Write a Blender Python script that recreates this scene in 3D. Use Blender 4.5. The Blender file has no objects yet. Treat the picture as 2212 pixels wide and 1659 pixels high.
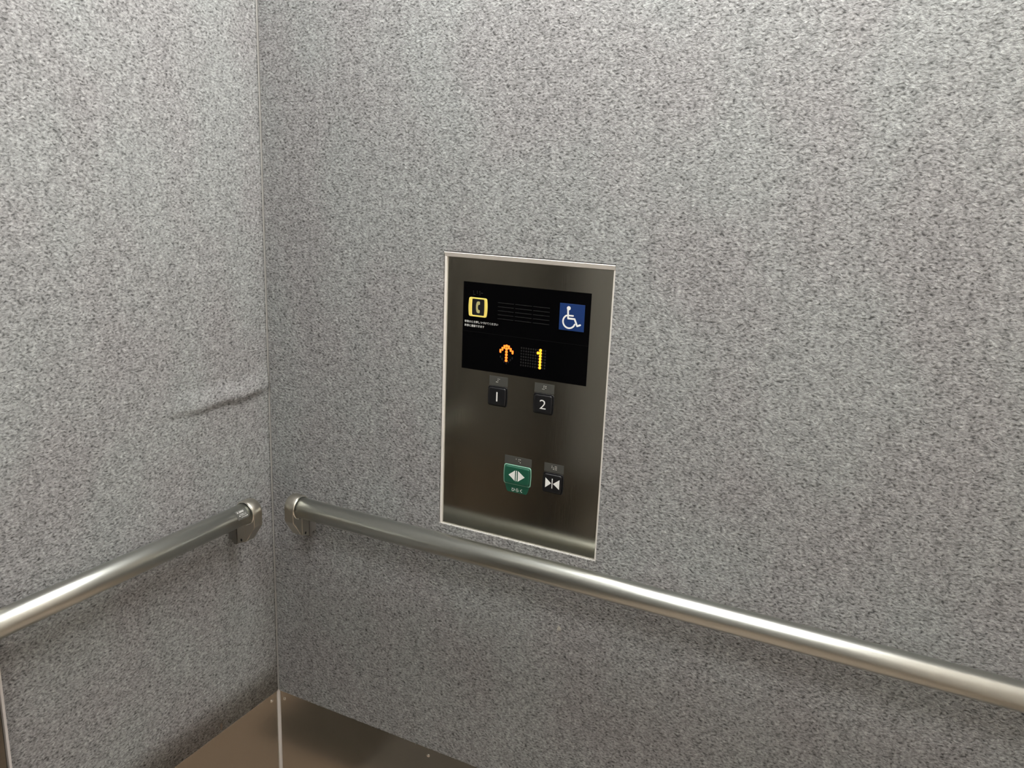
import bpy, bmesh, math, random
from mathutils import Vector, Matrix

random.seed(7)
S = bpy.context.scene
C = S.collection

# ------------------------------------------------------------------ camera
cam_d = bpy.data.cameras.new('camera')
cam = bpy.data.objects.new('camera', cam_d)
C.objects.link(cam)
cam_d.sensor_fit = 'HORIZONTAL'
cam_d.sensor_width = 36.0
cam_d.lens = 36.0 * 1753.98 / 2212.0
cam_d.clip_start = 0.01
R_ = Vector((0.893044, 0.448231, 0.039522))
U_ = Vector((-0.140125, 0.193562, 0.97103))
D_ = Vector((-0.427595, 0.87271, -0.235668))
cam.matrix_world = Matrix(((R_.x, U_.x, -D_.x, 1.01793),
                           (R_.y, U_.y, -D_.y, -1.08115),
                           (R_.z, U_.z, -D_.z, 1.36059),
                           (0, 0, 0, 1)))
S.camera = cam

# ------------------------------------------------------------------ world, exposure
w = bpy.data.worlds.new('world')
S.world = w
w.use_nodes = True
w.node_tree.nodes['Background'].inputs[0].default_value = (0.02, 0.02, 0.02, 1)
w.node_tree.nodes['Background'].inputs[1].default_value = 1.0
S.view_settings.view_transform = 'Standard'
S.view_settings.look = 'None'
S.view_settings.gamma = 1.0
S.view_settings.use_curve_mapping = False
S.view_settings.exposure = 0.0
S.cycles.max_bounces = 5
S.cycles.use_adaptive_sampling = True
S.cycles.adaptive_threshold = 0.12
S.cycles.adaptive_min_samples = 16
S.cycles.diffuse_bounces = 3
S.cycles.glossy_bounces = 4
FELT_V, FELT_F = 0.30, 255                   # felt reflectance and grain
LIGHT_A, FILL_B = 16.8, 9.4                                 # strength of the ceiling lamp and of the added fill panel

# room, metres.  corner of the two visible walls = z axis, right wall y=0, left wall x=0
XM, YM, ZC = 1.55, -1.50, 2.20               # far wall, wall behind the camera, ceiling
ZK = 0.3735                                  # top of the steel kick plates
JY = -0.5165                                 # end of the felt on the left wall (door jamb)
PX0, PZ1, PW, PH, PYD = 0.36779, 1.25309, 0.27, 0.43987, 0.004   # control panel face

# ------------------------------------------------------------------ materials
def new_mat(name):
    m = bpy.data.materials.new(name)
    m.use_nodes = True
    nt = m.node_tree
    b = nt.nodes['Principled BSDF']
    return m, nt, b

def nd(nt, t, **kw):
    n = nt.nodes.new(t)
    for k, v in kw.items():
        if k in n.bl_rna.properties:
            setattr(n, k, v)
        else:
            n.inputs[k.replace('_', ' ')].default_value = v
    return n

def lk(nt, a, b):
    nt.links.new(a, b)

def math_n(nt, op, a, b=None, clamp=False):
    n = nt.nodes.new('ShaderNodeMath')
    n.operation = op
    n.use_clamp = clamp
    for i, v in enumerate((a, b)):
        if v is None:
            continue
        if isinstance(v, (int, float)):
            n.inputs[i].default_value = v
        else:
            nt.links.new(v, n.inputs[i])
    return n.outputs[0]

def maprange(nt, v, a, b, c, d):
    n = nt.nodes.new('ShaderNodeMapRange')
    n.clamp = True
    nt.links.new(v, n.inputs['Value'])
    for k, x in zip(('From Min', 'From Max', 'To Min', 'To Max'), (a, b, c, d)):
        n.inputs[k].default_value = x
    return n.outputs[0]

def noise(nt, vec, scale, detail=2.0, rough=0.5, dist=0.0, out='Fac'):
    n = nd(nt, 'ShaderNodeTexNoise')
    n.inputs['Scale'].default_value = scale
    n.inputs['Detail'].default_value = detail
    n.inputs['Roughness'].default_value = rough
    n.inputs['Distortion'].default_value = dist
    lk(nt, vec, n.inputs['Vector'])
    return n.outputs[out]

def mapping(nt, vec, scale=(1, 1, 1), loc=(0, 0, 0), rot=(0, 0, 0)):
    n = nd(nt, 'ShaderNodeMapping')
    n.inputs['Scale'].default_value = scale
    n.inputs['Location'].default_value = loc
    n.inputs['Rotation'].default_value = rot
    lk(nt, vec, n.inputs['Vector'])
    return n.outputs[0]

def felt_material():
    m, nt, b = new_mat('grey_felt')
    tc = nd(nt, 'ShaderNodeTexCoord').outputs['Object']
    sp = nd(nt, 'ShaderNodeSeparateXYZ')
    lk(nt, tc, sp.inputs[0])
    cb = nd(nt, 'ShaderNodeCombineXYZ')              # flat cloth coordinates: along the wall, up
    lk(nt, math_n(nt, 'ADD', sp.outputs[0], sp.outputs[1]), cb.inputs[0])
    lk(nt, sp.outputs[2], cb.inputs[1])
    uv = cb.outputs[0]
    # shared curl that bends the fibres
    wn = nd(nt, 'ShaderNodeTexNoise', noise_dimensions='2D')
    wn.inputs['Scale'].default_value = 130
    wn.inputs['Detail'].default_value = 0
    lk(nt, uv, wn.inputs['Vector'])
    wv = nd(nt, 'ShaderNodeVectorMath', operation='SCALE')
    lk(nt, wn.outputs['Color'], wv.inputs[0])
    wv.inputs['Scale'].default_value = 0.005
    wa = nd(nt, 'ShaderNodeVectorMath', operation='ADD')
    lk(nt, uv, wa.inputs[0])
    lk(nt, wv.outputs[0], wa.inputs[1])
    warp = wa.outputs[0]
    def n2(vec, scale, detail=0.0, sc=(1, 1, 1), loc=(0, 0, 0), rot=0.0):
        n = nd(nt, 'ShaderNodeTexNoise', noise_dimensions='2D')
        n.inputs['Scale'].default_value = scale
        n.inputs['Detail'].default_value = detail
        n.inputs['Roughness'].default_value = 0.55
        lk(nt, mapping(nt, vec, sc, loc, (0, 0, rot)), n.inputs['Vector'])
        return n.outputs['Fac']
    def ridge(f, width):
        return maprange(nt, math_n(nt, 'ABSOLUTE', math_n(nt, 'SUBTRACT', f, 0.5)), 0.0, width, 1.0, 0.0)
    fine = n2(uv, FELT_F, 2.0, (0.8, 1.15, 1), (3, 8, 0))
    mid = n2(uv, 75, 1.0, (0.9, 1.0, 1), (6, 1, 0))
    l1 = math_n(nt, 'MULTIPLY', ridge(n2(warp, 175, 0, (0.6, 1.3, 1)), 0.07), maprange(nt, mid, 0.40, 0.60, 0.0, 1.0))
    l2 = math_n(nt, 'MULTIPLY', ridge(n2(warp, 205, 0, (1.3, 0.7, 1), (4, 7, 0), 0.75), 0.07), maprange(nt, fine, 0.42, 0.60, 0.0, 1.0))
    d1 = n2(warp, 330, 0, (0.68, 1.25, 1), (9, 2, 0), -0.4)
    dark = maprange(nt, d1, 0.56, 0.80, 0.0, 1.0)
    white = maprange(nt, d1, 0.20, 0.30, 1.0, 0.0)
    streak = n2(uv, 1.0, 1.0, (30, 4.0, 1), (2, 2, 0))
    cloud = n2(uv, 7.0, 1.0, (1, 0.7, 1), (1, 4, 0))
    def acc(s, v, k, c=0.0):
        return math_n(nt, 'ADD', s, math_n(nt, 'MULTIPLY', math_n(nt, 'SUBTRACT', v, c), k) if c else math_n(nt, 'MULTIPLY', v, k))
    h = math_n(nt, 'MULTIPLY', math_n(nt, 'SUBTRACT', fine, 0.5), 1.45)
    h = acc(h, l1, 0.24)
    h = acc(h, l2, 0.22)
    h = acc(h, dark, -0.50)
    s = acc(h, white, 0.38)
    s = acc(s, mid, 0.62, 0.5)
    s = acc(s, streak, 0.15, 0.5)
    s = acc(s, cloud, 0.20, 0.5)
    s = math_n(nt, 'MULTIPLY', s, 0.82)
    val = math_n(nt, 'MULTIPLY', maprange(nt, math_n(nt, 'ADD', s, 0.95), 0.28, 2.2, 0.28, 2.2), FELT_V)
    mix = nd(nt, 'ShaderNodeMix', data_type='RGBA')   # faint wool tint variation
    lk(nt, maprange(nt, cloud, 0.35, 0.65, 0.0, 1.0), mix.inputs['Factor'])
    mix.inputs[6].default_value = (1.0, 0.985, 0.975, 1)
    mix.inputs[7].default_value = (0.978, 1.0, 0.978, 1)
    vm = nd(nt, 'ShaderNodeVectorMath', operation='SCALE')
    lk(nt, mix.outputs[2], vm.inputs[0])
    lk(nt, val, vm.inputs['Scale'])
    lk(nt, vm.outputs[0], b.inputs['Base Color'])
    b.inputs['Roughness'].default_value = 1.0
    b.inputs['Specular IOR Level'].default_value = 0.0
    bp = nd(nt, 'ShaderNodeBump')
    bp.inputs['Strength'].default_value = 0.4
    bp.inputs['Distance'].default_value = 0.0010
    lk(nt, h, bp.inputs['Height'])
    lk(nt, bp.outputs[0], b.inputs['Normal'])
    return m

def metal(name, col, rough, brush=None, bump=0.0, var=0.15):
    m, nt, b = new_mat(name)
    b.inputs['Metallic'].default_value = 1.0
    b.inputs['Base Color'].default_value = (*col, 1)
    tc = nd(nt, 'ShaderNodeTexCoord').outputs['Object']
    v = mapping(nt, tc, brush or (60, 60, 60))
    n = noise(nt, v, 1.0, 3.0, 0.6)
    lk(nt, maprange(nt, n, 0.3, 0.7, rough * (1 - var), rough * (1 + var)), b.inputs['Roughness'])
    if bump:
        bp = nd(nt, 'ShaderNodeBump')
        bp.inputs['Strength'].default_value = bump
        bp.inputs['Distance'].default_value = 0.0001
        lk(nt, n, bp.inputs['Height'])
        lk(nt, bp.outputs[0], b.inputs['Normal'])
    return m

def plain(name, col, rough=0.5, spec=0.5, var=0.04, emis=None, estr=0.0):
    m, nt, b = new_mat(name)
    tc = nd(nt, 'ShaderNodeTexCoord').outputs['Object']
    n = noise(nt, tc, 90, 2.0)
    mix = nd(nt, 'ShaderNodeMix', data_type='RGBA')
    lk(nt, n, mix.inputs['Factor'])
    mix.inputs[6].default_value = (*[c * (1 - var) for c in col], 1)
    mix.inputs[7].default_value = (*[min(1, c * (1 + var)) for c in col], 1)
    lk(nt, mix.outputs[2], b.inputs['Base Color'])
    b.inputs['Roughness'].default_value = rough
    b.inputs['Specular IOR Level'].default_value = spec
    if emis:
        b.inputs['Emission Color'].default_value = (*emis, 1)
        b.inputs['Emission Strength'].default_value = estr
    return m

M = {}
M['felt'] = felt_material()
M['beige'] = plain('beige_laminate', (0.74, 0.66, 0.58), 0.45, 0.4, 0.02)
M['felt_far'] = plain('grey_felt_far', (0.29, 0.285, 0.275), 1.0, 0.0, 0.15)
M['fibre'] = plain('pale_fibre', (0.50, 0.49, 0.46), 1.0, 0.0)
M['fibre2'] = plain('grey_fibre', (0.36, 0.355, 0.34), 1.0, 0.0)
M['stain'] = plain('brown_stain', (0.13, 0.10, 0.075), 0.9, 0.1)
M['lint'] = plain('lint', (0.52, 0.50, 0.44), 1.0, 0.0)
M['plate'] = metal('hairline_faceplate', (0.52, 0.50, 0.44), 0.15, (900, 900, 25), 0.03)
M['kick'] = metal('kick_plate_steel', (0.56, 0.53, 0.48), 0.15, (20, 20, 500), 0.02)
M['door'] = metal('door_steel', (0.34, 0.32, 0.29), 0.28, (20, 20, 500), 0.04)
M['jamb'] = metal('jamb_steel', (0.20, 0.19, 0.165), 0.22, (20, 20, 500), 0.02)
M['rail'] = metal('satin_rail', (0.55, 0.56, 0.52), 0.32, (6, 6, 6), 0.0, 0.06)
M['bracket'] = metal('bracket_zinc', (0.58, 0.55, 0.48), 0.33, (60, 60, 60), 0.0, 0.05)
M['spacer'] = plain('beige_spacer', (0.165, 0.155, 0.14), 0.6, 0.3)
M['bead'] = plain('grey_bead', (0.34, 0.33, 0.31), 0.6, 0.3)
M['rim'] = metal('bright_rim', (0.92, 0.90, 0.82), 0.25)
M['screw'] = metal('screw_steel', (0.80, 0.78, 0.72), 0.18)
M['hole'] = plain('dark_hole', (0.01, 0.01, 0.01), 0.7)
M['trim'] = plain('pale_aluminium_trim', (0.62, 0.58, 0.55), 0.45, 0.5)
M['frame'] = plain('pale_frame', (0.80, 0.76, 0.70), 0.40, 0.5)
M['shell'] = plain('shell_steel', (0.10, 0.10, 0.10), 0.7)
M['floor'] = plain('brown_floor', (0.42, 0.33, 0.26), 0.5, 0.4, 0.12)
M['dark_strip'] = plain('added_dark_strip', (0.10, 0.09, 0.075), 0.6, 0.3)
M['ceil'] = plain('white_ceiling', (0.75, 0.75, 0.73), 0.6, 0.3)
M['glass'] = plain('black_display', (0.0015, 0.0015, 0.0018), 0.15, 0.08)
M['slit'] = plain('speaker_slit', (0.008, 0.008, 0.0085), 0.5, 0.3)
M['seam'] = plain('display_seam', (0.005, 0.005, 0.005), 0.6, 0.1)
M['bblack'] = plain('black_button', (0.010, 0.010, 0.011), 0.30, 0.4)
M['bgap'] = plain('button_gap', (0.003, 0.003, 0.003), 0.6, 0.1)
M['green'] = plain('green_button', (0.012, 0.085, 0.050), 0.35, 0.5)
M['greenrim'] = plain('green_rim', (0.20, 0.42, 0.32), 0.30, 0.6)
M['white'] = plain('white_print', (0.80, 0.80, 0.77), 0.5, 0.3)
M['yellow'] = plain('yellow_rim', (0.90, 0.72, 0.16), 0.45, 0.4)
M['phone'] = plain('olive_phone', (0.45, 0.41, 0.18), 0.5, 0.3)
M['blue'] = plain('blue_sign', (0.008, 0.032, 0.135), 0.45, 0.3)
M['braille'] = plain('clear_braille_label', (0.062, 0.062, 0.055), 0.45, 0.4)
M['bdot'] = plain('braille_dot', (0.60, 0.60, 0.55), 0.25, 0.6)
M['ledoff'] = plain('led_off', (0.011, 0.010, 0.010), 0.6, 0.15)
M['ledo'] = plain('led_orange', (0.5, 0.1, 0.02), 0.4, 0.2, 0.04, (1.0, 0.125, 0.012), 3.2)
M['ledy'] = plain('led_amber', (0.5, 0.3, 0.02), 0.4, 0.2, 0.04, (1.0, 0.26, 0.012), 3.2)
M['sticker'] = plain('clear_sticker', (0.10, 0.10, 0.09), 0.35, 0.4)
for k, v in (('lamp_a', LIGHT_A), ('fill_b', FILL_B)):
    M[k] = plain('lit_diffuser', (0.8, 0.8, 0.8), 0.5, 0.3, 0.02, (1.0, 0.995, 0.975), v)

# ------------------------------------------------------------------ mesh helpers
def link(name, me, mat, parent=None, smooth=False, **props):
    if mat is not None:
        me.materials.clear()
        me.materials.append(M[mat])
    o = bpy.data.objects.new(name, me)
    C.objects.link(o)
    if parent is not None:
        o.parent = parent
    if smooth:
        for p in me.polygons:
            p.use_smooth = True
    for k, v in props.items():
        o[k] = v
    return o

def bm_obj(name, bm, mat, parent=None, smooth=False, **props):
    bmesh.ops.recalc_face_normals(bm, faces=bm.faces)
    me = bpy.data.meshes.new(name)
    bm.to_mesh(me)
    bm.free()
    return link(name, me, mat, parent, smooth, **props)

def add_box(bm, lo, hi):
    vs = [bm.verts.new((x, y, z)) for x in (lo[0], hi[0]) for y in (lo[1], hi[1]) for z in (lo[2], hi[2])]
    for f in ((0, 1, 3, 2), (4, 6, 7, 5), (0, 4, 5, 1), (2, 3, 7, 6), (0, 2, 6, 4), (1, 5, 7, 3)):
        bm.faces.new([vs[i] for i in f])
    return vs

def box(name, lo, hi, mat, parent=None, bevel=0.0, **props):
    bm = bmesh.new()
    add_box(bm, lo, hi)
    if bevel:
        bmesh.ops.bevel(bm, geom=list(bm.edges), offset=bevel, segments=2, affect='EDGES', profile=0.5)
    return bm_obj(name, bm, mat, parent, **props)

def empty(name, loc, label, cat, group=None):
    o = bpy.data.objects.new(name, None)
    C.objects.link(o)
    o.location = loc
    o.empty_display_size = 0.05
    o['label'] = label
    o['category'] = cat
    if group:
        o['group'] = group
    return o

def struct(o):
    o['kind'] = 'structure'
    return o

def add_rings(bm, rings, cap0=True, cap1=True):
    vr = [[bm.verts.new(p) for p in r] for r in rings]
    n = len(vr[0])
    for a, b in zip(vr, vr[1:]):
        for i in range(n):
            bm.faces.new((a[i], a[(i + 1) % n], b[(i + 1) % n], b[i]))
    if cap0:
        bm.faces.new(list(reversed(vr[0])))
    if cap1:
        bm.faces.new(vr[-1])

# ------------------------------------------------------------------ setting
# right wall: felt sheet 3 mm thick with an opening for the control panel
def sheet_with_hole(name, xs, zs, skip, thick):
    bm = bmesh.new()
    f = {}
    for s, y in ((0, 0.0), (1, thick)):
        for i, x in enumerate(xs):
            for k, z in enumerate(zs):
                f[s, i, k] = bm.verts.new((x, y, z))
    nx, nz = len(xs) - 1, len(zs) - 1
    solid = lambda i, k: 0 <= i < nx and 0 <= k < nz and (i, k) not in skip
    for i in range(nx):
        for k in range(nz):
            if not solid(i, k):
                continue
            for s in (0, 1):
                bm.faces.new((f[s, i, k], f[s, i + 1, k], f[s, i + 1, k + 1], f[s, i, k + 1]))
            for (di, dk), (a, b) in {(-1, 0): ((0, 0), (0, 1)), (1, 0): ((1, 0), (1, 1)),
                                     (0, -1): ((0, 0), (1, 0)), (0, 1): ((0, 1), (1, 1))}.items():
                if not solid(i + di, k + dk):
                    bm.faces.new((f[0, i + a[0], k + a[1]], f[0, i + b[0], k + b[1]],
                                  f[1, i + b[0], k + b[1]], f[1, i + a[0], k + a[1]]))
    return bm

GAP = 0.0028
FX0, FX1 = PX0 - 0.0045, PX0 + PW + 0.0032        # outer edges of the pale panel frame
FZ0, FZ1 = PZ1 - PH, PZ1 + 0.0075
bm = sheet_with_hole('wall_right', [GAP, FX0 - 0.0006, FX1 + 0.0006, XM], [ZK, FZ0 - 0.0004, FZ1 + 0.0012, ZC],
                     {(1, 1)}, 0.003)
wall_right = struct(bm_obj('wall_right', bm, 'felt'))
box('backing_panel', (-0.02, 0.020, 0.0), (XM + 0.02, 0.035, ZC), 'shell', wall_right)

box('felt_edge', (FX0, 0.0006, FZ0 - 0.0024), (FX1, 0.0070, FZ0 - 0.0001), 'fibre', wall_right)
# pale fibres along the cut felt edge below the panel and along the kick plate
bm = bmesh.new()
def fibre(bm, p, d, n, L, r):
    """a short bent hair: 3 points, triangular section"""
    d = d.normalized()
    pts = [p, p + d * L * 0.5 + n * L * 0.12, p + d * L + n * L * random.uniform(-0.3, 0.3)]
    side = d.cross(n).normalized()
    rings = []
    for q, s in zip(pts, (1.0, 0.9, 0.4)):
        rings.append([q + (side * math.cos(a) + n * math.sin(a)) * r * s for a in (0.3, 2.4, 4.5)])
    add_rings(bm, rings)
for i in range(620):
    x = random.uniform(FX0, FX1 + 0.002)
    p = Vector((x, random.uniform(-0.0006, 0.003), FZ0 - random.uniform(0.0002, 0.0022)))
    a = random.uniform(-1.0, 1.0)
    d = Vector((math.sin(a) * random.choice((1, 1, 2)), random.uniform(-0.35, 0.25), abs(math.cos(a)) * 0.8))
    fibre(bm, p, d, Vector((0, -1, 0)), random.uniform(0.0012, 0.0034), random.uniform(0.00018, 0.00036))
bm_obj('felt_fuzz', bm, 'fibre', wall_right, kind='stuff')
bm = bmesh.new()
for i in range(420):
    x = random.uniform(0.01, 0.60)
    p = Vector((x, random.uniform(-0.0008, 0.001), ZK + random.uniform(-0.0004, 0.0014)))
    d = Vector((random.uniform(-1.4, 1.4), random.uniform(-0.3, 0.1), random.uniform(-0.6, 0.4)))
    fibre(bm, p, d, Vector((0, -1, 0)), random.uniform(0.0008, 0.0022), random.uniform(0.00012, 0.00024))
bm_obj('felt_fuzz', bm, 'fibre2', wall_right, kind='stuff')
# pale bit of lint caught in the felt under the rail
bm = bmesh.new()
for i in range(46):
    a = random.uniform(0, 6.28)
    p = Vector((0.5889 + random.gauss(0, 0.0018), -0.0004, 0.6848 + random.gauss(0, 0.0022)))
    fibre(bm, p, Vector((math.cos(a), -0.15, math.sin(a))), Vector((0, -1, 0)), random.uniform(0.002, 0.005), 0.00035)
bm_obj('lint_tuft', bm, 'lint', wall_right, kind='stuff', label='pale bit of lint caught in the felt')

# left wall: felt sheet with a wrinkle running out of the corner
def sm(a, b, t):
    t = max(0.0, min(1.0, (t - a) / (b - a)))
    return t * t * (3 - 2 * t)
def wrinkle(y, z):
    t = -y
    zc = 0.9925 + 0.0065 * math.exp(-t / 0.035) + 0.0016 * math.sin(t * 70)
    amp = 0.0062 * sm(0.002, 0.03, t) * (1 - sm(0.10, 0.27, t)) + 0.0026 * math.exp(-((t - 0.006) / 0.008) ** 2)
    dz = z - zc
    prof = (1 - sm(0, 0.034, dz)) if dz > 0 else (1 - sm(0, 0.016, -dz))
    o = amp * prof
    o += 0.0014 * math.exp(-((z - zc + 0.012) / 0.010) ** 2) * math.exp(-((t - 0.018) / 0.014) ** 2)
    return o
ys = [-0.0018] + [-0.006 - 0.004 * i for i in range(75)] + [-0.31 - 0.02 * i for i in range(10)] + [JY]
zs = [ZK] + [0.45 + 0.05 * i for i in range(10)] + [0.945 + 0.0022 * i for i in range(46)] + [1.06 + 0.1 * i for i in range(12)] + [ZC]
zs = sorted(set(round(z, 5) for z in zs))
bm = bmesh.new()
g = [[bm.verts.new((wrinkle(y, z), y, z)) for z in zs] for y in ys]
for a in range(len(ys) - 1):
    for b in range(len(zs) - 1):
        bm.faces.new((g[a][b], g[a + 1][b], g[a + 1][b + 1], g[a][b + 1]))
ret = bmesh.ops.extrude_face_region(bm, geom=[e for e in bm.edges if e.is_boundary])
bmesh.ops.translate(bm, vec=(-0.003, 0, 0), verts=[v for v in ret['geom'] if isinstance(v, bmesh.types.BMVert)])
wall_left = struct(bm_obj('wall_left', bm, 'felt', smooth=True))
box('backing_panel', (-0.035, JY - 0.001, 0.0), (-0.020, 0.02, ZC), 'shell', wall_left)
bm = bmesh.new()
for i in range(300):
    y = random.uniform(-0.01, -0.34)
    p = Vector((random.uniform(-0.001, 0.0008), y, ZK + random.uniform(-0.0004, 0.0014)))
    d = Vector((random.uniform(-0.1, 0.3), random.uniform(-1.4, 1.4), random.uniform(-0.6, 0.4)))
    fibre(bm, p, d, Vector((1, 0, 0)), random.uniform(0.0008, 0.0022), random.uniform(0.00012, 0.00024))
bm_obj('felt_fuzz', bm, 'fibre2', wall_left, kind='stuff')
# small worn notch low in the left felt, steel showing through
bm = bmesh.new()
ring = [Vector((0.0006, -0.1485 + 0.0026 * math.cos(t) * (1 + 0.2 * math.sin(3 * t)), 0.3850 + 0.0075 * math.sin(t)))
        for t in [i * math.tau / 14 for i in range(14)]]
add_rings(bm, [[p - Vector((0.001, 0, 0)) for p in ring], ring])
bm_obj('worn_notch', bm, 'stain', wall_left, label='small brown worn spot at the felt edge')

# far walls that the photo sees only as reflections
wall_back = struct(box('wall_back', (XM, YM - 0.02, ZK), (XM + 0.02, 0.0, ZC), 'beige'))
wall_front = struct(box('wall_front', (0.0, YM - 0.02, ZK), (XM, YM, ZC), 'felt_far'))
floor = struct(box('floor', (-0.12, YM - 0.02, -0.03), (XM + 0.02, 0.035, 0.0), 'floor'))
ceil = struct(box('ceiling', (-0.12, YM - 0.02, ZC), (XM + 0.02, 0.035, ZC + 0.03), 'ceil'))

struct(box('added_floor_strip', (-0.002, YM, 0.0), (0.31, -0.25, 0.0025), 'dark_strip'))  # unseen dark strip, added to darken what the kick plates reflect

# steel kick plates with countersunk screws
def screw(parent, p, n, r=0.0032):
    """domed cross-head screw: p on the surface, n outward"""
    n = Vector(n)
    a = Vector((0, 0, 1)).cross(n).normalized()
    b = n.cross(a)
    bm = bmesh.new()
    prof = [(r * 1.0, 0.0), (r * 1.0, 0.0005), (r * 0.8, 0.0011), (r * 0.50, 0.0014), (r * 0.42, 0.0006), (r * 0.1, 0.0004)]
    add_rings(bm, [[Vector(p) + n * h + (a * math.cos(t) + b * math.sin(t)) * q for t in
                    [i * math.tau / 20 for i in range(20)]] for q, h in prof])
    o = bm_obj('screw', bm, 'screw', parent, smooth=False)
    return o
base_right = struct(box('baseboard_right', (0.0005, 0.003, 0.0), (XM, 0.006, ZK + 0.006), 'kick'))
for x in (0.0125, 0.3485, 0.70, 1.05, 1.40):
    screw(base_right, (x, 0.003, 0.3556), (0, -1, 0))
base_left = struct(box('baseboard_left', (-0.006, JY, 0.0), (-0.003, -0.0005, ZK + 0.006), 'kick'))
for y in (-0.0164, -0.34):
    screw(base_left, (-0.003, y, 0.3565), (1, 0, 0))
struct(box('baseboard_back', (XM - 0.003, YM, 0.0), (XM + 0.02, 0.003, ZK), 'kick'))
struct(box('baseboard_front', (0.0, YM - 0.02, 0.0), (XM - 0.003, YM + 0.003, ZK), 'kick'))

# pale metal bead in the corner and pale edge strip at the jamb
def corner_strip(name, z0, z1, k, mat):
    bm = bmesh.new()
    prof = [(-0.003, 0.003), (k, 0.003), (k, 0.0024)]
    for i in range(7):
        t = math.pi / 2 * i / 6
        prof.append((k - (k + 0.0022) * math.sin(t) * 0.92, 0.0024 - (k + 0.0022) * (1 - math.cos(t)) * 0.92))
    prof += [(-0.003, prof[-1][1])]
    add_rings(bm, [[(x, y, z0) for x, y in prof], [(x, y, z1) for x, y in prof]])
    return struct(bm_obj(name, bm, mat))
trim_1 = corner_strip('trim_1', 0.0, ZK - 0.0005, 0.0018, 'trim')
trim_3 = corner_strip('trim_3', ZK, ZC, 0.0030, 'bead')
trim_2 = struct(box('trim_2', (-0.012, JY - 0.0040, 0.0), (0.0012, JY - 0.0002, ZC), 'trim', bevel=0.0006))

# lift door in the left wall: jambs, header and two sliding leaves
door = bpy.data.objects.new('door_1', None)
C.objects.link(door)
door.location = (-0.05, -0.95, 0.0)
struct(door)
def dbox(name, lo, hi, mat='door', **k):
    o = box(name, lo, hi, mat, None, **k)
    o.parent = door
    o.matrix_parent_inverse = Matrix.Translation((0.05, 0.95, 0.0))
    return o
dbox('door_jamb', (-0.10, -0.680, 0.0), (-0.0015, JY - 0.0041, ZC), 'jamb', bevel=0.002)
dbox('door_jamb', (-0.10, YM - 0.02, 0.0), (-0.0015, -1.36, ZC), 'jamb', bevel=0.002)
dbox('door_header', (-0.10, -1.36, 2.0), (-0.0015, -0.680, ZC), bevel=0.002)
dbox('door_leaf', (-0.085, -1.015, 0.004), (-0.055, -0.675, 2.01), bevel=0.002)
dbox('door_leaf', (-0.085, -1.365, 0.004), (-0.055, -1.018, 2.01), bevel=0.002)
dbox('door_sill', (-0.12, -1.36, -0.001), (-0.002, -0.680, 0.003), 'trim')

# ------------------------------------------------------------------ ceiling lamp and added fill panel
def ceiling_light(x0, x1, y0, y1, lamp, label):
    t = empty('ceiling_light', ((x0 + x1) / 2, (y0 + y1) / 2, ZC), label, 'ceiling light')
    cx, cy = (x0 + x1) / 2, (y0 + y1) / 2
    X, Y = (x1 - x0) / 2, (y1 - y0) / 2
    bm = bmesh.new()
    for a, b in (((-X - .02, -Y - .02), (X + .02, -Y)), ((-X - .02, Y), (X + .02, Y + .02)),
                 ((-X - .02, -Y), (-X, Y)), ((X, -Y), (X + .02, Y))):
        add_box(bm, (a[0], a[1], -0.022), (b[0], b[1], 0.0))
    bm_obj('lamp_frame', bm, 'trim', t)
    bm = bmesh.new()
    add_box(bm, (-X, -Y, -0.014), (X, Y, -0.004))
    bm_obj('diffuser', bm, lamp, t)
    return t
ceiling_light(0.14, 1.30, -0.42, -0.06, 'lamp_a', 'lit ceiling panel close above the control panel wall')
ceiling_light(0.30, 1.30, -1.36, -0.86, 'fill_b', 'added fill light panel nearer the wall opposite the control panel')  # unseen second panel, added as general fill light

# ------------------------------------------------------------------ handrails
RR, RD, RZ = 0.01815, 0.046, 0.800

def tube_bm(p0, p1, prof, seg=48, cap=(True, True)):
    """revolve (t along p0->p1 in metres, radius) about the axis"""
    d = (Vector(p1) - Vector(p0)).normalized()
    a = Vector((0, 0, 1))
    b = d.cross(a)
    bm = bmesh.new()
    add_rings(bm, [[Vector(p0) + d * t + (a * math.cos(s) + b * math.sin(s)) * r for s in
                    [i * math.tau / seg for i in range(seg)]] for t, r in prof], *cap)
    return bm

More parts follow.
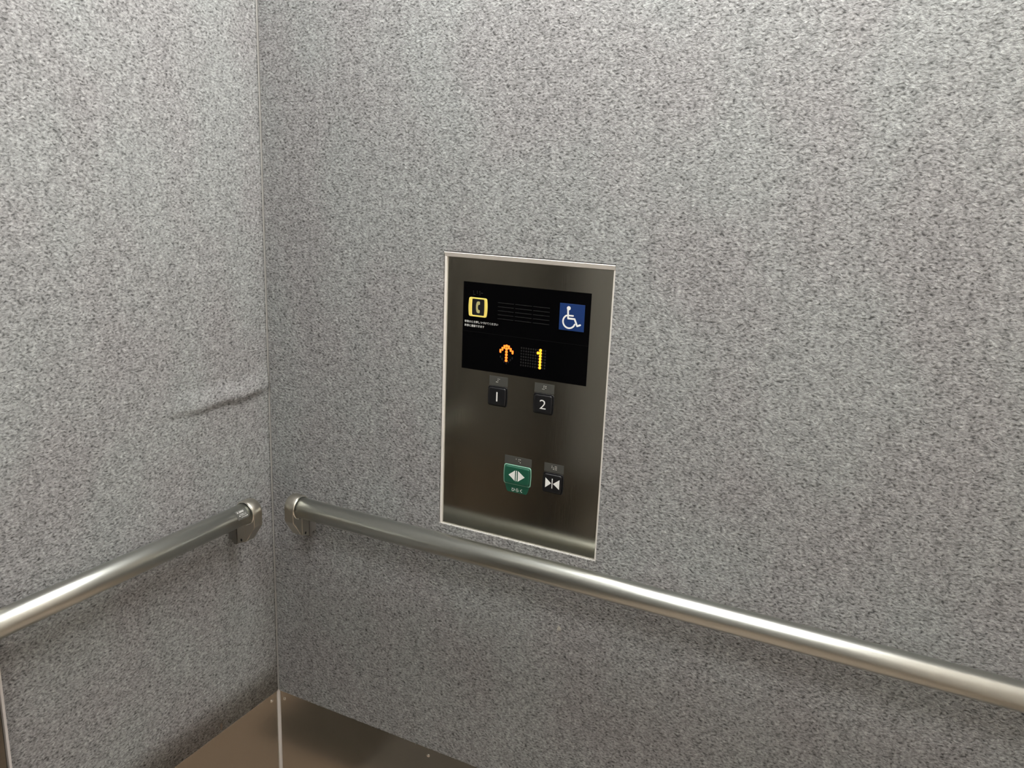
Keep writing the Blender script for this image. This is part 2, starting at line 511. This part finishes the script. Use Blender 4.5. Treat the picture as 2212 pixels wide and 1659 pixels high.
def make_rail(label, L, flip, sticker=False):
    """local frame: rail runs along +x from 0 to L, wall is the plane y=0, room at -y (mirrored when flip)"""
    t = empty('handrail', (0, 0, RZ), label, 'handrail', 'steel handrails round the lift car')
    def P(x, y, z):
        return (x, -y if flip else y, z)
    def fin(name, bm, mat, parent, smooth=False):
        if flip:
            bmesh.ops.scale(bm, vec=(1, -1, 1), verts=bm.verts)
        return bm_obj(name, bm, mat, parent, smooth)
    fin('rail_tube', tube_bm((0.004, -RD, 0), (L - 0.004, -RD, 0),
        [(0, RR - 0.001), (0.001, RR), (L - 0.009, RR), (L - 0.008, RR - 0.001)], 64), 'rail', t, True)
    for end in (0, 1):
        def X(x):
            return L - x if end else x
        RC = RR + 0.0036
        # cup around the rail end: outer skin, closed outer end, open towards the rail
        prof = [(-0.0010, RC - 0.0016), (-0.0004, RC - 0.0005), (0.0008, RC), (0.0185, RC), (0.0195, RC - 0.0006)]
        br = fin('end_bracket', tube_bm((X(0), -RD, 0), (X(1), -RD, 0), prof, 56, (True, False)), 'bracket', t, True)
        br.data.polygons[-1].use_smooth = False
        fin('bright_lip', tube_bm((X(0), -RD, 0), (X(1), -RD, 0),
            [(0.0194, RC - 0.0005), (0.0202, RC - 0.0012), (0.0204, RC - 0.0022), (0.0198, RC - 0.0030), (0.0150, RC - 0.0032)], 56, (False, False)), 'rim', br, True)
        fin('dark_gap', tube_bm((X(0), -RD, 0), (X(1), -RD, 0),
            [(0.0170, RC - 0.0031), (0.0172, RR - 0.0004)], 56, (False, False)), 'hole', br)
        # body that falls from the cup: upright front, slanted underside
        yf = -(RD + RC)
        sec = [(yf, 0.0), (yf, -0.0215), (yf + 0.0012, -0.0245), (yf + 0.0040, -0.0280), (-0.0480, -0.0515), (-0.0450, -0.0530), (-0.0440, -0.006), (-RD, 0.004)]
        bm = bmesh.new()
        n = len(sec)
        rings = []
        for x, k in ((-0.0006, 0.0012), (0.0006, 0.0), (0.0186, 0.0), (0.0194, 0.0008)):
            rings.append([(X(x), y + (k if i < 4 else 0), z + (k if 2 <= i < 6 else 0)) for i, (y, z) in enumerate(sec)])
        add_rings(bm, rings)
        fin('bracket_body', bm, 'bracket', br)
        # side plate with a screw hole, dark neck and pale spacer against the wall
        bm = bmesh.new()
        sec = [(-0.0458, -0.0531), (-0.0275, -0.0597), (-0.0275, -0.008), (-0.0458, -0.008)]
        add_rings(bm, [[(X(x), y, z) for y, z in sec] for x in (0.0010, 0.0200)])
        bmesh.ops.bevel(bm, geom=list(bm.edges), offset=0.0011, segments=2, affect='EDGES', profile=0.5)
        fin('side_plate', bm, 'bracket', br)
        bm = bmesh.new()
        xa, xb = sorted((X(0.0030), X(0.0160)))
        add_box(bm, (xa, -0.0290, -0.0560), (xb, -0.0230, -0.010))
        fin('neck', bm, 'hole', br)
        bm = bmesh.new()
        xa, xb = sorted((X(0.0005), X(0.0185)))
        add_box(bm, (xa, -0.0240, -0.0640), (xb, -0.0160, -0.004))
        bmesh.ops.bevel(bm, geom=list(bm.edges), offset=0.0015, segments=2, affect='EDGES', profile=0.5)
        xa, xb = sorted((X(0.0040), X(0.0130)))
        add_box(bm, (xa, -0.0165, -0.0600), (xb, 0.0020, -0.008))
        fin('wall_spacer', bm, 'spacer', br)
        bm = bmesh.new()
        c = Vector((X(0.02005), -0.0372, -0.0510))
        e = 1 if not end else -1
        rs = [[c + Vector((h * e, q * math.cos(t), 1.25 * q * math.sin(t))) for t in [i * math.tau / 18 for i in range(18)]]
              for q, h in ((0.0021, -0.0006), (0.0021, 0.0001), (0.0016, 0.0002), (0.0002, 0.0003))]
        add_rings(bm, rs)
        fin('screw_hole', bm, 'hole', br)
    if sticker:
        # small clear label wrapped on the tube, white print on it
        def cyl(x, a, lift):
            r = RR + lift
            return Vector((x, -RD - r * math.cos(a), r * math.sin(a)))
        def patch(bm, x0, x1, a0, a1, lift, n=8, sh=0.0):
            v0 = [bm.verts.new(cyl(x0 + sh * i / n, a0 + (a1 - a0) * i / n, lift)) for i in range(n + 1)]
            v1 = [bm.verts.new(cyl(x1 + sh * i / n, a0 + (a1 - a0) * i / n, lift)) for i in range(n + 1)]
            for i in range(n):
                bm.faces.new((v0[i], v1[i], v1[i + 1], v0[i + 1]))
        bm = bmesh.new()
        patch(bm, 0.0270, 0.0510, 0.10, 1.02, 0.0001, 10)
        st = fin('label_sticker', bm, 'sticker', t)
        # print is built in arc-length coordinates: u runs with the reading direction (towards the corner)
        def mark(bm, u, v, du, dv, lift=0.0002):
            patch(bm, 0.0500 - u, 0.0500 - u - du, (v) / RR + 0.12, (v + dv) / RR + 0.12, lift, 2)
        bm = bmesh.new()
        for k in range(3):                               # small three-bladed emblem
            an = math.pi / 2 + k * math.tau / 3
            c0 = (0.0030, 0.0126)
            L1 = 0.0022
            pts = [(c0[0] + q * math.cos(an + e), c0[1] + q * math.sin(an + e)) for q, e in
                   ((0.0002, 0), (L1 * 0.62, 0.52), (L1, 0), (L1 * 0.62, -0.52))]
            bm.faces.new([bm.verts.new(cyl(0.0500 - u, v / RR + 0.12, 0.0002)) for u, v in pts])
        u = 0.0066
        while u < 0.0160:                                # bold block lettering beside it
            mark(bm, u, 0.0112, 0.0005, 0.0030)
            mark(bm, u, random.choice((0.0112, 0.0124, 0.0137)), 0.0011, 0.0006)
            u += 0.00125
        def small_text(u0, u1, v, h):
            u = u0
            while u < u1:
                for _ in range(3):
                    mark(bm, u + random.uniform(0, 0.0006), v + random.uniform(0, h * 0.7), random.choice((0.0003, 0.0008)), random.choice((0.0003, h * 0.3)))
                u += 0.0011
        small_text(0.0050, 0.0190, 0.0078, 0.0012)
        for cx, cz in ((0.0042, 0.0062), (0.0196, 0.0034)):
            bm.faces.new([bm.verts.new(cyl(0.0500 - cx - 0.0010 * math.cos(s), (cz + 0.0010 * math.sin(s)) / RR + 0.12, 0.0002)) for s in [i * math.tau / 12 for i in range(12)]])
        small_text(0.0062, 0.0186, 0.0054, 0.0014)
        small_text(0.0070, 0.0180, 0.0024, 0.0017)
        fin('printed_text', bm, 'white', st)
    return t

rail_r = make_rail('long satin steel handrail below the control panel', 1.36, False)
rail_r.location = (0.0902, 0.0, RZ)
rail_l = make_rail('shorter handrail on the left wall with a small printed sticker', 0.520, True, True)
rail_l.rotation_euler = (0, 0, -math.pi / 2)
rail_l.location = (0.0, -0.0975, RZ)

# ------------------------------------------------------------------ control panel
panel = empty('elevator_control_panel', (PX0 + PW / 2, PYD, PZ1 - PH),
              'brushed steel lift control panel with black display and push buttons', 'control panel')
H_MM = PH * 1000
def pt(u, v, n):
    """mm from the upper left corner of the face plate, n outward"""
    return Vector(((u - 135.0) / 1000, -n / 1000, (H_MM - v) / 1000))

def slab(name, u0, v0, u1, v1, n0, n1, mat, parent=None, bevel=0.0, **k):
    a, b = pt(u0, v1, n1), pt(u1, v0, n0)
    return box(name, tuple(a), tuple(b), mat, parent or panel, bevel / 1000, **k)

def outline(u0, v0, u1, v1, r, bulge, seg=6, side=8):
    """rounded rectangle whose upright sides swell a little"""
    cu, cv, W2, H2 = (u0 + u1) / 2, (v0 + v1) / 2, (u1 - u0) / 2, (v1 - v0) / 2
    pts = []
    for q, (sx, sy) in enumerate(((1, 1), (-1, 1), (-1, -1), (1, -1))):
        for i in range(seg + 1):
            a = math.pi / 2 * (q + i / seg)
            pts.append((sx * (W2 - r) + r * math.cos(a), sy * (H2 - r) + r * math.sin(a)))
        if q in (1, 3):
            y0, y1 = sy * (H2 - r), -sy * (H2 - r)
            for i in range(1, side):
                pts.append((sx * W2, y0 + (y1 - y0) * i / side))
    out = []
    for x, y in pts:
        k = 1 - (y / H2) ** 2
        out.append((cu + x + math.copysign(bulge * k * (abs(x) / W2) ** 2, x), cv - y))
    return out

def poly_layers(name, pts, layers, mat, parent, smooth=False, cap0=False, **k):
    """stack of inset copies of an outline: layers = [(inset mm, n mm), ...]"""
    us, vs = [p[0] for p in pts], [p[1] for p in pts]
    cu, cv = (min(us) + max(us)) / 2, (min(vs) + max(vs)) / 2
    W2, H2 = (max(us) - min(us)) / 2, (max(vs) - min(vs)) / 2
    bm = bmesh.new()
    add_rings(bm, [[pt(cu + (u - cu) * (W2 - i) / W2, cv + (v - cv) * (H2 - i) / H2, n) for u, v in pts] for i, n in layers], cap0, True)
    return bm_obj(name, bm, mat, parent, smooth, **k)

def ring_poly(name, outer, inner, n0, n1, mat, parent):
    """frame between two outlines with the same number of points, with a rounded front"""
    bm = bmesh.new()
    mid = lambda t: [(a[0] + (b[0] - a[0]) * t, a[1] + (b[1] - a[1]) * t) for a, b in zip(outer, inner)]
    prof = [(0, n0), (0.0, n1 - 0.35), (0.12, n1), (0.88, n1), (1.0, n1 - 0.35), (1.0, n0)]
    add_rings(bm, [[pt(u, v, n) for u, v in mid(t)] for t, n in prof], False, False)
    return bm_obj(name, bm, mat, parent)

def flat(name, polys, n, mat, parent, th=0.15, **k):
    bm = bmesh.new()
    for i, pl in enumerate(polys):
        t = th + 0.004 * (i % 29)                    # never two faces in one plane
        add_rings(bm, [[pt(u, v, n) for u, v in pl], [pt(u, v, n + t) for u, v in pl]], False, True)
    return bm_obj(name, bm, mat, parent, **k)

def stroke(pts, w, close=False):
    """polyline of constant width as a chain of quads with round ends"""
    polys = []
    for (x0, y0), (x1, y1) in zip(pts, pts[1:]):
        L = math.hypot(x1 - x0, y1 - y0)
        nx, ny = -(y1 - y0) / L * w / 2, (x1 - x0) / L * w / 2
        polys.append([(x0 + nx, y0 + ny), (x1 + nx, y1 + ny), (x1 - nx, y1 - ny), (x0 - nx, y0 - ny)])
    for x, y in pts:
        polys.append([(x + w / 2 * math.cos(a), y + w / 2 * math.sin(a)) for a in [i * math.tau / 14 for i in range(14)]])
    return polys

def text_obj(name, body, u, v, size, n, mat, parent, width=None, bold=0.0):
    """text with its left edge at u and baseline at v (mm); width stretches it to a measured length"""
    cu = bpy.data.curves.new(name, 'FONT')
    cu.body = body
    cu.size = size / 1000
    cu.offset = bold / 1000
    cu.resolution_u = 3
    tmp = bpy.data.objects.new('tmp', cu)
    C.objects.link(tmp)
    bpy.context.view_layer.update()
    me = bpy.data.meshes.new_from_object(tmp.evaluated_get(bpy.context.evaluated_depsgraph_get()))
    bpy.data.objects.remove(tmp)
    bpy.data.curves.remove(cu)
    xs = [q.co.x for q in me.vertices]
    x0, x1 = min(xs), max(xs)
    k = (width / 1000) / (x1 - x0) if width else 1.0
    o = pt(u, v, n)
    for q in me.vertices:
        q.co = Vector((o.x + (q.co.x - x0) * k, o.y, o.z + q.co.y))
    me.name = name
    return link(name, me, mat, parent)

# face plate and pale frame round it
slab('faceplate', 0, 0, 270, H_MM, -12, 0, 'plate', bevel=0.5)
bm = bmesh.new()                                     # sloped sill along the top
pr = [(-4.5, -7.5, 3.6), (-4.5, -6.5, 4.3), (-4.5, -0.4, 2.0), (-4.5, -0.4, -9), (-4.5, -7.5, -9)]
add_rings(bm, [[pt(-4.4, v, n) for _, v, n in pr], [pt(273.1, v, n) for _, v, n in pr]])
bm_obj('frame_bar', bm, 'frame', panel)
slab('frame_bar', -3.9, -0.4, -0.5, H_MM, -9, 3.0, 'frame', bevel=0.3)
slab('frame_bar', 270.5, -0.4, 273.1, H_MM, -9, 1.6, 'frame', bevel=0.3)

# black display window
disp = slab('display_window', 29.2, 35.6, 239.2, 171.7, -3, 0.5, 'glass', bevel=0.25)
slab('display_seam', 29.4, 111.9, 239.0, 112.3, 0.3, 0.53, 'seam', disp)
for r in range(5):
    v = 63.0 + r * 6.1
    for a, b in ((89.8, 116.6), (119.0, 146.4), (148.8, 175.6)):
        slab('speaker_slit', a, v - 0.45, b, v + 0.45, 0.2, 0.9, 'slit', disp, 0.12)
text_obj('instruction_text', '非常のとき押しつづけてください', 32.6, 98.3, 4.1, 0.56, 'white', disp, 58.4, 0.02)
text_obj('instruction_text', '外部に連絡できます', 32.7, 104.4, 4.1, 0.56, 'white', disp, 34.7, 0.02)
# raised dots above the call button, black on black
bm = bmesh.new()
def dome(bm, u, v, n, r, h):
    add_rings(bm, [[pt(u + r * q * math.cos(a), v + r * q * math.sin(a), n + h * e) for a in [i * math.tau / 10 for i in range(10)]]
                   for q, e in ((1, 0), (0.85, 0.5), (0.5, 0.87), (0.15, 1.0))], False, True)
for u, v in ((47.0, 49.5), (47.2, 52.0), (47.0, 54.4), (49.2, 54.4), (53.6, 49.2), (53.6, 51.7), (57.8, 49.2), (58.0, 51.5), (58.2, 54.0), (60.4, 51.5), (62.6, 51.5)):
    dome(bm, u, v, 0.45, 0.7, 0.5)
bm_obj('braille_dots', bm, 'slit', disp)

# emergency call button
out_o = outline(40.6, 58.8, 70.8, 88.2, 2.4, 1.3)
in_o = outline(46.0, 60.9, 66.6, 85.9, 1.6, 0.5)
call = poly_layers('emergency_call_button', in_o, [(-0.2, 0.2), (-0.2, 1.2), (0.4, 1.5)], 'bblack', panel, label='yellow-rimmed button with telephone handset sign')
ring_poly('yellow_rim', out_o, in_o, 0.3, 2.0, 'yellow', call)
hs = []
cx, cy = 60.6, 73.4
for i in range(17):                                  # handset: thick arc with two lobes
    a = math.radians(122 + (238 - 122) * i / 16)
    hs.append((cx + 8.2 * math.cos(a) * 0.92, cy + 9.0 * math.sin(a)))
hs += [(59.3, 65.9 + 15.9), (59.3, 78.2), (56.9, 78.2)]
for i in range(9):
    a = math.radians(215 - 70 * i / 8)
    hs.append((60.9 + 5.6 * math.cos(a), cy + 6.0 * math.sin(a)))
hs += [(56.9, 68.6), (59.3, 68.6), (59.3, 65.0)]
hs = [(52.5, 73.4), (52.6, 70.0), (53.2, 67.2), (54.2, 65.2), (55.6, 64.4), (58.0, 64.3), (59.3, 65.2), (59.3, 68.6), (58.7, 69.4), (56.9, 69.4),
      (56.0, 71.2), (55.7, 73.4), (56.0, 75.6), (56.9, 77.4), (58.7, 77.4), (59.3, 78.2), (59.3, 81.6), (58.0, 82.4), (55.6, 82.3), (54.2, 81.5), (53.2, 79.5), (52.6, 76.8)]
flat('telephone_symbol', [hs], 1.45, 'phone', call, 0.25)

# blue wheelchair sign
sign = slab('accessibility_sign', 191.6, 53.2, 230.7, 92.4, 0.3, 1.7, 'blue', bevel=0.3, label='blue sign with white wheelchair symbol')
wc = [[(205.8 + 3.0 * math.cos(a), 59.7 + 3.0 * math.sin(a)) for a in [i * math.tau / 24 for i in range(24)]]]
wc += stroke([(204.8, 61.5), (205.6, 74.6), (215.7, 74.6), (220.3, 84.4), (224.9, 82.5)], 2.6)
wc += stroke([(205.5, 70.2), (213.2, 70.2)], 2.2)
arc = []
for i in range(25):                                  # wheel: open arc from behind the back to under the leg
    a = math.radians(243 - (243 - 20) * i / 24)
    arc.append((207.4 + 9.6 * math.cos(a), 79.1 + 9.6 * math.sin(a)))
wc += stroke(arc, 2.4)
flat('wheelchair_symbol', wc, 1.68, 'white', sign, 0.08)

# orange arrow and amber dot-matrix digit
def dot(u, v, w, h):
    return outline(u - w / 2, v - h / 2, u + w / 2, v + h / 2, min(w, h) * 0.38, 0, 3, 2)
stem = [(107.1, 127.5 + 4.55 * i) for i in range(6)]
arms = [(103.3, 129.3), (100.1, 132.7), (96.8, 136.3), (110.9, 129.3), (114.2, 132.7), (117.5, 136.3)]
flat('led_arrow', [dot(u, v, 4.2, 4.0) for u, v in stem] + [dot(u, v, 3.0, 5.8) for u, v in arms], 0.45, 'ledo', disp, 0.2, label='lit orange up arrow')
low = [(97.0, 145.4), (100.1, 148.6), (103.5, 152.0), (107.4, 154.4), (110.8, 152.0), (114.1, 148.6), (117.3, 145.4)]
flat('led_dots', [dot(u, v, 2.0, 3.6) for u, v in low], 0.42, 'ledoff', disp, 0.15, kind='stuff')
lit, off = [], []
for r in range(7):
    for c in range(11):
        u, v = 132.3 + 3.94 * c, 127.4 + 4.43 * r
        on = c == 8 or (c == 7 and r == 1)
        (lit if on else off).append(dot(u, v, 4.2 if on else 2.6, 4.1 if on else 2.9))
flat('led_dots', off, 0.42, 'ledoff', disp, 0.15, kind='stuff')
flat('led_digit', lit, 0.45, 'ledy', disp, 0.22, label='lit amber numeral 1')

# floor buttons
def button(name, u0, v0, u1, v1, face, rimmat, label):
    o = outline(u0, v0, u1, v1, 3.2, 0.9)
    hs_ = poly_layers(name, o, [(0, -1.0), (0, 0.5), (0.5, 0.9), (1.3, 0.9), (1.5, 0.2), (1.9, 0.2)], rimmat, panel, label=label)
    poly_layers('button_gap', o, [(1.4, 0.05), (1.4, 0.3)], 'bgap', hs_)
    poly_layers('button_cap', outline(u0 + 2.0, v0 + 2.0, u1 - 2.0, v1 - 2.0, 2.6, 0.7),
                [(0, 0.2), (0, 2.2), (0.5, 2.9), (1.4, 3.3), (2.6, 3.4)], face, hs_)
    return hs_
NB = 3.42
b1 = button('floor_button', 78.5, 192.7, 110.9, 224.4, 'bblack', 'bblack', 'black push button numbered 1')
flat('numeral', [[(93.9, 201.2), (96.0, 201.2), (96.0, 216.0), (93.9, 216.0)]], NB, 'white', b1)
b2 = button('floor_button', 156.5, 192.7, 189.2, 224.6, 'bblack', 'bblack', 'black push button numbered 2')
text_obj('numeral', '2', 167.9, 216.1, 21.0, NB + 0.15, 'white', b2, 10.2, -0.12)

bo = button('door_open_button', 111.3, 314.4, 157.4, 346.8, 'green', 'greenrim', 'green door-open push button')
flat('open_symbol', [[(120.6, 330.6), (131.7, 321.9), (131.7, 339.3)], [(133.4, 322.0), (134.9, 322.0), (134.9, 339.2), (133.4, 339.2)],
                     [(136.8, 322.0), (148.5, 330.6), (136.8, 339.4)]], NB, 'white', bo)
tab = flat('label_tab', [[(113.6, 346.5), (155.8, 346.5), (154.6, 351.0), (152.2, 358.0), (150.6, 359.4), (119.0, 359.4), (117.2, 358.0), (114.6, 351.0)]],
           -0.2, 'green', panel, 0.8, label='green tab below the open button')
text_obj('hiragana_text', 'ひらく', 125.4, 357.3, 6.6, 0.66, 'white', tab, 18.6, 0.10)
bc = button('door_close_button', 179.0, 314.8, 211.7, 347.4, 'bblack', 'bblack', 'black door-close push button')
flat('close_symbol', [[(183.8, 322.9), (193.6, 330.7), (183.8, 338.8)], [(194.5, 322.8), (195.8, 322.8), (195.8, 338.6), (194.5, 338.6)],
                      [(207.2, 322.8), (196.7, 330.9), (207.2, 338.6)]], NB, 'white', bc)

# clear braille labels above the buttons
def braille(u0, v0, u1, v1, dots):
    p = slab('braille_label', u0, v0, u1, v1, -0.2, 0.3, 'braille', bevel=0.1)
    bm = bmesh.new()
    for u, v in dots:
        dome(bm, u, v, 0.28, 0.58, 0.5)
    bm_obj('braille_dots', bm, 'bdot', p)
braille(79.3, 177.0, 111.4, 191.9, ((94.4, 181.1), (96.9, 181.2), (94.2, 183.6), (91.7, 186.0), (93.9, 186.1)))
braille(156.7, 177.2, 189.1, 191.9, ((172.2, 181.1), (175.4, 181.2), (172.2, 183.6), (175.4, 183.7), (169.9, 186.0), (172.3, 186.1)))
braille(111.3, 300.3, 158.0, 313.6, ((131.3, 304.2), (135.9, 304.2), (138.4, 304.2), (136.0, 306.7), (138.4, 309.0)))
braille(179.5, 300.0, 212.0, 313.8, ((192.2, 304.0), (192.2, 306.4), (194.8, 306.4), (194.8, 308.8), (197.6, 304.0), (199.8, 304.0),
                                     (197.6, 306.4), (199.8, 306.4), (197.6, 308.8), (199.8, 308.8)))
